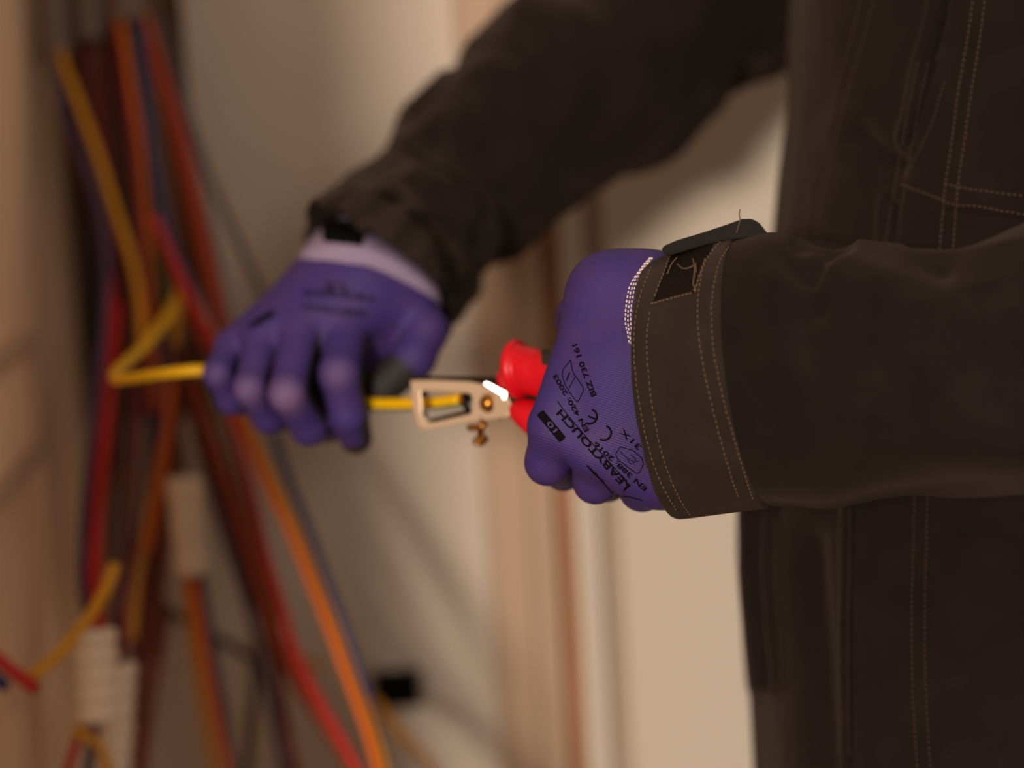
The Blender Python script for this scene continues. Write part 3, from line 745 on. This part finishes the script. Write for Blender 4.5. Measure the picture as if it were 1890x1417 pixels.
# ------------------------------------------------------------------ far sleeve
def folds(amp, seed, sx=.055, st=1.4):
    def f(S, T, Q):
        X = np.stack([S / sx + .55 * np.sin(T + seed), np.cos(T) * st, np.sin(T) * st], -1)
        n = fnoise(X, 2.2, seed, 2); return amp * (1 - 2.0 * np.abs(n) ** .8)
    return f
fs_ = [((645,385),(800,500)), ((600,402),(806,560)), ((563,420),(817,586)), ((572,403),(828,578)), ((605,368),(852,556)), ((655,328),(878,530)), ((705,296),(893,512)), ((746,252),(898,466)), ((764,198),(955,456)),
       ((800,165),(1005,428)), ((852,130),(1045,378)), ((886,75),(1130,336)), ((908,32),(1212,306)), ((945,8),(1255,270)),
       ((1020,-18),(1320,188)), ((1110,-62),(1362,146)), ((1250,-130),(1460,112)), ((1400,-210),(1600,62)), ((1560,-300),(1780,20)), ((1720,-360),(1900,-60))]
secs = []
for i, (a, b) in enumerate(fs_):
    k = max(0, (i - 2)) / (len(fs_) - 3); d = 1.463 + .21 * (1 - (1 - k) ** 2.2)
    semi = .048 + .018 * min(1, k * 2); 
    if i == 0: semi = .040
    wv = min(1, max(0, (i - 2) / 5))
    secs.append(sec(a, b, d, semi, tilt=-.05 - .30 * wv, up=.45 - .23 * wv, db=.006))
fsl = tube('jacket_sleeve', secs, 170, 110, M_jacket, person, disp=folds(.0080, 5, .045))
fsl['label'] = 'dark jacket sleeve of the far arm, out of focus'
fbv = bvh_of(fsl)
o = patch('cuff_band', [(618, 376), (722, 300), (884, 500), (800, 556)], fbv, 24, 30, .0022, M_cuff, fsl)
# black strap end sticking out behind the far cuff
m = MB(); m.prism([P(806,600,1.475), P(830,606,1.475), P(836,614,1.475), P(815,630,1.475), P(800,640,1.475)], FWD * .004)
m.build('cuff_tab', M_black, fsl, False, .001)

# ------------------------------------------------------------------ jacket body
def tsec(px, py, a=.15, b=.205, dd=1.46):
    E = P(px, py, dd); C = E + np.array([a, 0, 0]); return (C, np.array([-a, 0, 0]), np.array([0, -b, 0]))
tor = [tsec(1700,-560,.07,.07,1.47), tsec(1640,-480,.085,.10,1.47), tsec(1500,-330,.145,.20), tsec(1472,-180,.152,.212), tsec(1464,0), tsec(1462,130), tsec(1462,200), tsec(1454,280), tsec(1445,350), tsec(1436,430), tsec(1412,600), tsec(1380,800),
       tsec(1366,950), tsec(1363,1050), tsec(1371,1150), tsec(1383,1250), tsec(1395,1400), tsec(1400,1520), tsec(1402,1560,.148,.200)]
grooves = [  # pixel polyline, width px, depth m
 ([(1752,-60),(1735,40),(1712,130),(1695,210),(1685,260)], 9, .0065), ([(1730,120),(1700,210),(1684,262)], 6, .0045), ([(1404,930),(1400,1050),(1408,1180),(1416,1260)], 10, .010),
 ([(1578,900),(1574,1050),(1572,1200),(1573,1440)], 6, .0055), ([(1590,250),(1620,280),(1660,300)], 22, .003), ([(1650,380),(1645,480)], 9, .004),
 ([(1740,385),(1810,398),(1895,408)], 6, .003), ([(1500,1000),(1510,1150),(1530,1400)], 26, .003)]
def projpx(Q):
    r = Q - CAM; z = r @ FWD; return np.stack([W/2 + F * (r @ RGT) / z, H/2 - F * (r @ UPV) / z], -1)
def tdisp(S, T, Q):
    px = projpx(Q); d = .0016 * fnoise(np.stack([S * 6, np.cos(T) * 2, np.sin(T) * 2], -1), 1.1, 8, 3)
    near = np.sin(T) > -.25
    for pts, w, dep in grooves:
        pts = np.asarray(pts, float); dist = np.full(px.shape[:2], 1e9)
        for a, b in zip(pts[:-1], pts[1:]):
            ab = b - a; t = np.clip(((px - a) @ ab) / (ab @ ab), 0, 1); dist = np.minimum(dist, np.linalg.norm(px - a - t[..., None] * ab, axis=-1))
        g = np.exp(-(dist / w) ** 2) - .35 * np.exp(-((dist - 2.2 * w) / (w * 1.1)) ** 2)
        d -= np.where(near, 1.5 * dep * g, 0)
    return d
body = tube('jacket_body', tor, 330, 900, M_jacket, person, disp=tdisp, power=2.15)
body['label'] = 'dark brown jacket front with double stitched seams'
bb = bvh_of(body)
st = MB(); sd = MB()
for off in (0, 24):
    stitch(sd, bb, [(1596+off,-30), (1572+off*.95,70), (1548+off*.9,150), (1524+off*.85,250), (1500+off*.9,340), (1484+off*.95,430), (1478+off,480)])
    stitch(st, bb, [(1800+off*.9,-30), (1786+off*.95,70), (1769+off,170), (1756+off*.95,270), (1745+off,340), (1740+off,400), (1734+off,470)])
    stitch(sd, bb, [(1688+off*1.0,905), (1686+off,1000), (1683+off,1150), (1686+off,1300), (1694+off,1420)])
for off in (0, 19):
    stitch(sd, bb, [(1694+off,115), (1676+off,200), (1658+off,310), (1642+off,400), (1628+off,480)])
    stitch(sd, bb, [(1553+off*.8,930), (1552+off*.8,1050), (1549+off*.8,1180), (1548+off,1400)])
stitch(sd, bb, [(1744,150), (1722,220), (1690,290), (1662,338)])
stitch(st, bb, [(1662,340), (1700,354), (1736,368), (1752,376), (1800,380), (1850,389), (1895,396)])
stitch(st, bb, [(1744,338), (1772,346), (1820,353), (1895,362)])
stitch(sd, bb, [(1430,960), (1432,1080), (1440,1200), (1445,1400)])
o = st.build('pocket_stitching', mat('pocket_thread', (92, 70, 57), .8, spec=.2), body); o['kind'] = 'stuff'
o = sd.build('seam_stitching', M_threadd, body); o['kind'] = 'stuff'
# trousers and boots, below the picture
for k, yy in ((0, 1.37), (1, 1.55)):
    top = tor[-1][0]; x0 = top[0] + .01
    def ring(z, r, dx=0): return (np.array([x0 + dx, yy, z]), np.array([-r, 0, 0]), np.array([0, -r * .95, 0]))
    zt = top[2] + .03
    o = tube('trouser_leg', [ring(zt, .095), ring(zt - .12, .10), ring(.48, .078), ring(.25, .074), ring(.07, .078)], 30, 32, M_trouser, person, disp=folds(.003, 12 + k, .1))
    m = MB(); m.lathe((x0, yy, .09), (0, 0, 1), [(0, 0), (0, .05), (.06, .052), (.06, 0)], 24)
    m.prism([(x0+.075, yy-.045, 0), (x0+.08, yy-.045, .09), (x0-.04, yy-.045, .10), (x0-.10, yy-.045, .07), (x0-.19, yy-.045, .05), (x0-.20, yy-.045, 0)], (0, .09, 0))
    m.build('boot', M_void, person, True, .012, 3)

# ------------------------------------------------------------------ near sleeve and cuff
TL = .39
def nsec(a, b, d, semi, tilt=TL): return sec(a, b, d, semi, tilt)
cuff = tube('cuff', [nsec((1300,520),(1330,900),1.222,.043), nsec((1225,496),(1262,940),1.233,.0475), nsec((1206,484),(1250,954),1.236,.0495), nsec((1212,478),(1256,958),1.235,.0505),
      nsec((1260,462),(1306,952),1.227,.052), nsec((1314,445),(1368,944),1.219,.0535), nsec((1360,435),(1420,938),1.212,.0540), nsec((1366,439),(1425,934),1.211,.0525)],
      60, 260, M_cuff, person, disp=lambda S, T, Q: .0005 * fnoise(np.stack([S*20, np.cos(T)*3, np.sin(T)*3], -1), 1.5, 2, 2))
cuff['label'] = 'dark brown twill cuff of the near sleeve'
sl = [((1354,446),(1412,930),1.212,.0515), ((1372,440),(1432,934),1.210,.0522), ((1420,430),(1480,932),1.203,.054), ((1480,436),(1540,929),1.195,.056), ((1540,452),(1600,925),1.188,.058), ((1600,462),(1660,918),1.181,.060), ((1680,462),(1740,911),1.172,.062),
      ((1780,462),(1820,904),1.162,.064), ((1890,418),(1900,897),1.152,.066), ((1985,380),(2010,900),1.145,.067), ((2050,330),(2170,920),1.142,.067), ((2075,250),(2370,850),1.145,.066), ((2085,150),(2480,600),1.150,.065),
      ((2070,-20),(2500,250),1.165,.065), ((2010,-250),(2420,-80),1.20,.066), ((1930,-420),(2250,-320),1.25,.068), ((1850,-480),(2050,-440),1.32,.06)]
def ndisp(S, T, Q):
    px = projpx(Q); s0 = S.min()
    d = .0048 * np.clip((S - s0 - .01) / .03, 0, 1) * (folds(1, 21, .075, 1.1)(S, T, Q) - .2)
    nr = np.sin(T) > 0
    for (a, b, w, dep) in (((1475,452),(1560,462),16,-.006), ((1470,500),(1510,570),28,-.007), ((1560,480),(1650,520),34,.004), ((1430,520),(1440,640),30,.003), ((1690,478),(1740,500),20,-.004), ((1500,510),(1540,470),14,-.005), ((1620,600),(1880,720),60,-.004), ((1600,800),(1890,840),50,.003)):
        a, b = np.array(a, float), np.array(b, float); ab = b - a; t = np.clip(((px - a) @ ab) / (ab @ ab), 0, 1)
        d += np.where(nr, dep * np.exp(-(np.linalg.norm(px - a - t[..., None] * ab, axis=-1) / w) ** 2), 0)
    return d
nsl = tube('jacket_sleeve', [nsec(a, b, d, s, TL * (1 if i < 8 else max(.0, 1 - (i - 8) * .35))) for i, (a, b, d, s) in enumerate(sl)], 230, 200, M_jacket, person, disp=ndisp)
nsl['label'] = 'dark brown jacket sleeve of the near arm'
cb = bvh_of(cuff)
s1 = MB()
stitch(s1, cb, [(1203,492),(1184,540),(1172,600),(1171,660),(1180,740),(1196,820),(1220,890),(1250,944)], .0029, .0021)
stitch(s1, cb, [(1200,575),(1194,620),(1197,690),(1208,770),(1226,850),(1252,915),(1274,950)], .0029, .0021)
stitch(s1, cb, [(1330,446),(1304,480),(1291,530),(1288,580),(1294,650),(1310,730),(1330,810),(1350,880),(1364,920)], .0029, .0021)
stitch(s1, cb, [(1352,446),(1330,480),(1317,530),(1313,580),(1318,650),(1334,730),(1355,810),(1376,880),(1392,925)], .0029, .0021)
o = s1.build('cuff_stitching', M_thread, cuff); o['kind'] = 'stuff'
vp = patch('hook_and_loop_patch', [(1240,466),(1322,440),(1282,541),(1203,563)], cb, 22, 22, .0010, M_velcro, cuff)
s2 = MB()
vb = bvh_of(vp)
stitch(s2, cb, [(1236,478),(1222,515),(1206,556)], .0026, .0021, .0005, .0008)
stitch(s2, cb, [(1202,562),(1240,551),(1281,541)], .0022, .0020, .0006, .0008)
stitch(s2, cb, [(1283,540),(1292,510),(1304,476)], .0026, .0023, .0006, .0008)
for pts in ([(1234,508),(1242,490),(1252,478)], [(1252,490),(1262,498),(1274,497),(1284,492)], [(1281,480),(1284,500),(1280,536)], [(1286,488),(1287,505)]):
    L = surf_line(vb, pts, 2)
    if len(L) > 3:
        q = [p + n * .0012 for p, n in L]; K = curve_tube('x', q, .00035, M_thread, None, 5, .0008)
        s2.add([np.array(v.co) for v in K.data.vertices], [tuple(p.vertices) for p in K.data.polygons]); bpy.data.objects.remove(K)
o = s2.build('patch_stitching', M_thread, cuff); o['kind'] = 'stuff'
# the raised strap on top of the cuff
out = [(1220,460),(1226,453),(1250,443),(1300,428),(1345,413),(1370,404),(1388,404),(1400,412),(1416,432),(1396,440),(1372,440),(1345,442),(1300,452),(1262,464),(1238,471),(1226,469)]
m = MB(); m.prism([P(x, y, 1.196) for x, y in out], CV(.006, .003, .050)); 
tb = m.build('cuff_strap', M_tab, cuff, False, .0012)
tbv = bvh_of(tb)
s3 = MB()
p0 = [P(x, y, 1.1955) for x, y in ((1366,386),(1364,396),(1366,404),(1362,420),(1359,430))]
K = curve_tube('loose_thread', p0, .0003, M_thread, cuff, 5, .001)
o = s3

# ------------------------------------------------------------------ the wire being stripped
wp = [P(330,545,1.72), P(305,590,1.68), P(270,635,1.62), P(235,668,1.56), P(212,690,1.50), P(218,701,1.466), P(260,696,1.45), P(320,688,1.444), P(375,684,1.442), P(430,692,1.452), P(520,715,1.464), P(610,738,1.458), P(680,745,1.425), P(720,746,1.408), P(770,745,1.388), P(815,742,1.372), P(850,737,1.360)]
ew = curve_tube('earth_wire', wp, .0037, M_gy, None, 14, .003)
tag(ew, 'yellow and green striped wire held in the far fist and fed into the pliers', 'wire')
m = MB(); t = wp[-1] - wp[-2]; t /= np.linalg.norm(t); m.lathe(wp[-1] - t*.001, t, [(0, 0), (0, .0022), (.009, .0022), (.009, 0)], 12); m.build('copper_core', M_copper, ew)

# ------------------------------------------------------------------ wire stripper
ws = empty('wire_stripper'); tag(ws, 'nickel plated wire stripping pliers with red handles held by the near hand', 'pliers')
def PD(px, py, off=0.0): return P(px, py, 1.335 + (903 - px) * .00018 + off)
nrm = FWD
def ringplate(name, outer, inner, off, th, mt, bev=.0008):
    m = MB(); n = len(outer); e = FWD * th
    O = [PD(x, y, off) for x, y in outer]; I = [PD(x, y, off) for x, y in inner]
    vs = O + I + [p + e for p in O] + [p + e for p in I]; f = []
    for i in range(n):
        j = (i + 1) % n
        f += [(i, j, n+j, n+i), (2*n+i, 3*n+i, 3*n+j, 2*n+j), (i, 2*n+i, 2*n+j, j), (n+i, n+j, 3*n+j, 3*n+i)]
    m.add(vs, f); return m.build(name, mt, ws, False, bev)
ringplate('front_jaw',
   [(757,702),(800,701),(868,704),(888,708),(938,732),(945,750),(938,770),(902,775),(870,778),(786,795),(772,790),(763,762)],
   [(777,722),(800,722),(840,724),(868,726),(871,735),(872,745),(871,755),(870,761),(866,764),(800,779),(786,778),(779,760)], -.004, .004, M_steel)
m = MB(); m.prism([PD(x, y, .006) for x, y in ((762,697),(785,694),(860,695),(925,695),(932,702),(940,740),(925,775),(905,770),(890,722),(860,708),(790,706),(770,712))], FWD * .004)
m.build('rear_jaw', M_dsteel, ws, False, .0006)
m = MB()
for (a, b, c, d) in ((848,868,727,745), (850,869,747,766)):
    m.prism([PD(x, y, -.001) for x, y in ((a,c),(b-4,c-2),(b,(c+d)/2),(b-2,d),(a+2,d),(a+8,(c+d)/2))], FWD * .006)
m.prism([PD(x, y, .0005) for x, y in ((790,774),(868,755),(872,764),(792,784))], FWD * .004)
m.build('stripping_blade', M_void, ws, False, .0004)
m = MB()
for (cx, cy) in ((783,727), (782,766)): m.lathe(PD(cx, cy, -.002), FWD, [(0, 0), (0, .0022), (.008, .0022), (.008, 0)], 12)
m.build('guide_pin', M_void, ws, False)
m = MB(); m.lathe(PD(902,744,-.0062), FWD, [(0, 0), (0, .0026), (.0006, .0030), (.0006, .0044), (.0016, .0052), (.003, .0052)], 28)
m.build('pivot_screw', M_brass, ws)
# polished facet, added and aimed to mirror the lamp as a white highlight
p0 = PD(912, 720, -.0080); hv = (np.array([-2.3, -7.0, 2.7]) - p0); hv = hv / np.linalg.norm(hv) + (CAM - p0) / np.linalg.norm(CAM - p0); hv /= np.linalg.norm(hv)
def on(x, y): v = ray(x, y); return CAM + v * (np.dot(p0 - CAM, hv) / np.dot(v, hv))
m = MB(); m.prism([on(x, y) for x, y in ((891,709),(897,703),(936,723),(935,736),(928,739),(925,730))], FWD * .004)
m.build('highlight_facet', M_chrome, ws, False, .0006, 2)
m = MB(); m.prism([PD(x, y, -.001) for x, y in ((930,735),(965,722),(1000,726),(1000,742),(960,748),(952,770),(938,770))], FWD * .005)
m.build('handle_shank', M_dsteel, ws, False, .001)
# brass adjusting screw with wings
m = MB(); ax = PD(884,815) - PD(892,770); ax /= np.linalg.norm(ax)
m.lathe(PD(892,768,-.002), ax, [(0, 0), (0, .0018), (.013, .0018), (.013, .0034), (.016, .0034), (.017, 0)], 16)
m.build('adjusting_screw', M_brass, ws)
m = MB()
for (cx, cy, rx, ry, off) in ((871,789,11,7,-.005), (890,811,12,9,-.003)):
    c = PD(cx, cy, off); n = 12; vs = []; fs = []
    for a in range(7):
        for b in range(n):
            th, ph = math.pi * a / 6, 2 * math.pi * b / n
            vs.append(c + CV(rx/3340*math.sin(th)*math.cos(ph), ry/3340*math.sin(th)*math.sin(ph), .0028*math.cos(th)))
    for a in range(6):
        for b in range(n): fs.append((a*n+b, a*n+(b+1)%n, (a+1)*n+(b+1)%n, (a+1)*n+b))
    m.add(vs, fs)
m.prism([PD(x, y, -.005) for x, y in ((875,784),(898,780),(902,786),(880,796))], FWD * .004)
m.build('screw_wing', M_brass, ws)
# red handles with flared finger guards
def hsec(a, b, d, semi, tilt=.5): return sec(a, b, d, semi, tilt)
h1 = tube('handle', [hsec((944,672),(944,690),1.318,.003), hsec((937,648),(946,726),1.318,.011), hsec((943,634),(952,735),1.317,.0150), hsec((950,626),(960,737),1.315,.0168), hsec((957,627),(967,736),1.314,.0166), hsec((962,635),(971,728),1.312,.0140), hsec((974,638),(981,730),1.309,.0136), hsec((986,641),(990,732),1.306,.0128), hsec((996,645),(998,732),1.303,.0115),
      hsec((1030,648),(1028,722),1.294,.0105), hsec((1090,652),(1085,722),1.283,.0105), hsec((1170,665),(1165,730),1.276,.0105), hsec((1220,690),(1215,740),1.275,.009), hsec((1226,712),(1224,720),1.275,.002)], 90, 40, M_red, ws)
h2 = tube('handle', [hsec((930,700),(933,712),1.338,.003), hsec((927,684),(938,728),1.338,.009), hsec((936,676),(948,735),1.336,.012), hsec((950,690),(960,738),1.332,.011), hsec((968,702),(972,735),1.328,.008), hsec((975,715),(978,725),1.328,.002)], 40, 32, M_red, ws)
h3 = tube('handle', [hsec((952,752),(954,758),1.318,.003), hsec((951,742),(958,778),1.316,.009), hsec((960,738),(968,792),1.313,.0115), hsec((985,738),(985,806),1.306,.0115), hsec((1030,752),(1025,812),1.298,.0105), hsec((1100,775),(1095,832),1.292,.0105), hsec((1180,800),(1172,855),1.288,.010), hsec((1215,825),(1210,850),1.288,.002)], 70, 32, M_red, ws)
h2.name = 'handle_guard'; h3['label'] = 'lower red handle'
hb = bvh_of(h1)
patch('grip_inlay', [(996,643),(1036,648),(1036,680),(999,674)], hb, 10, 8, .0010, M_grip, h1)
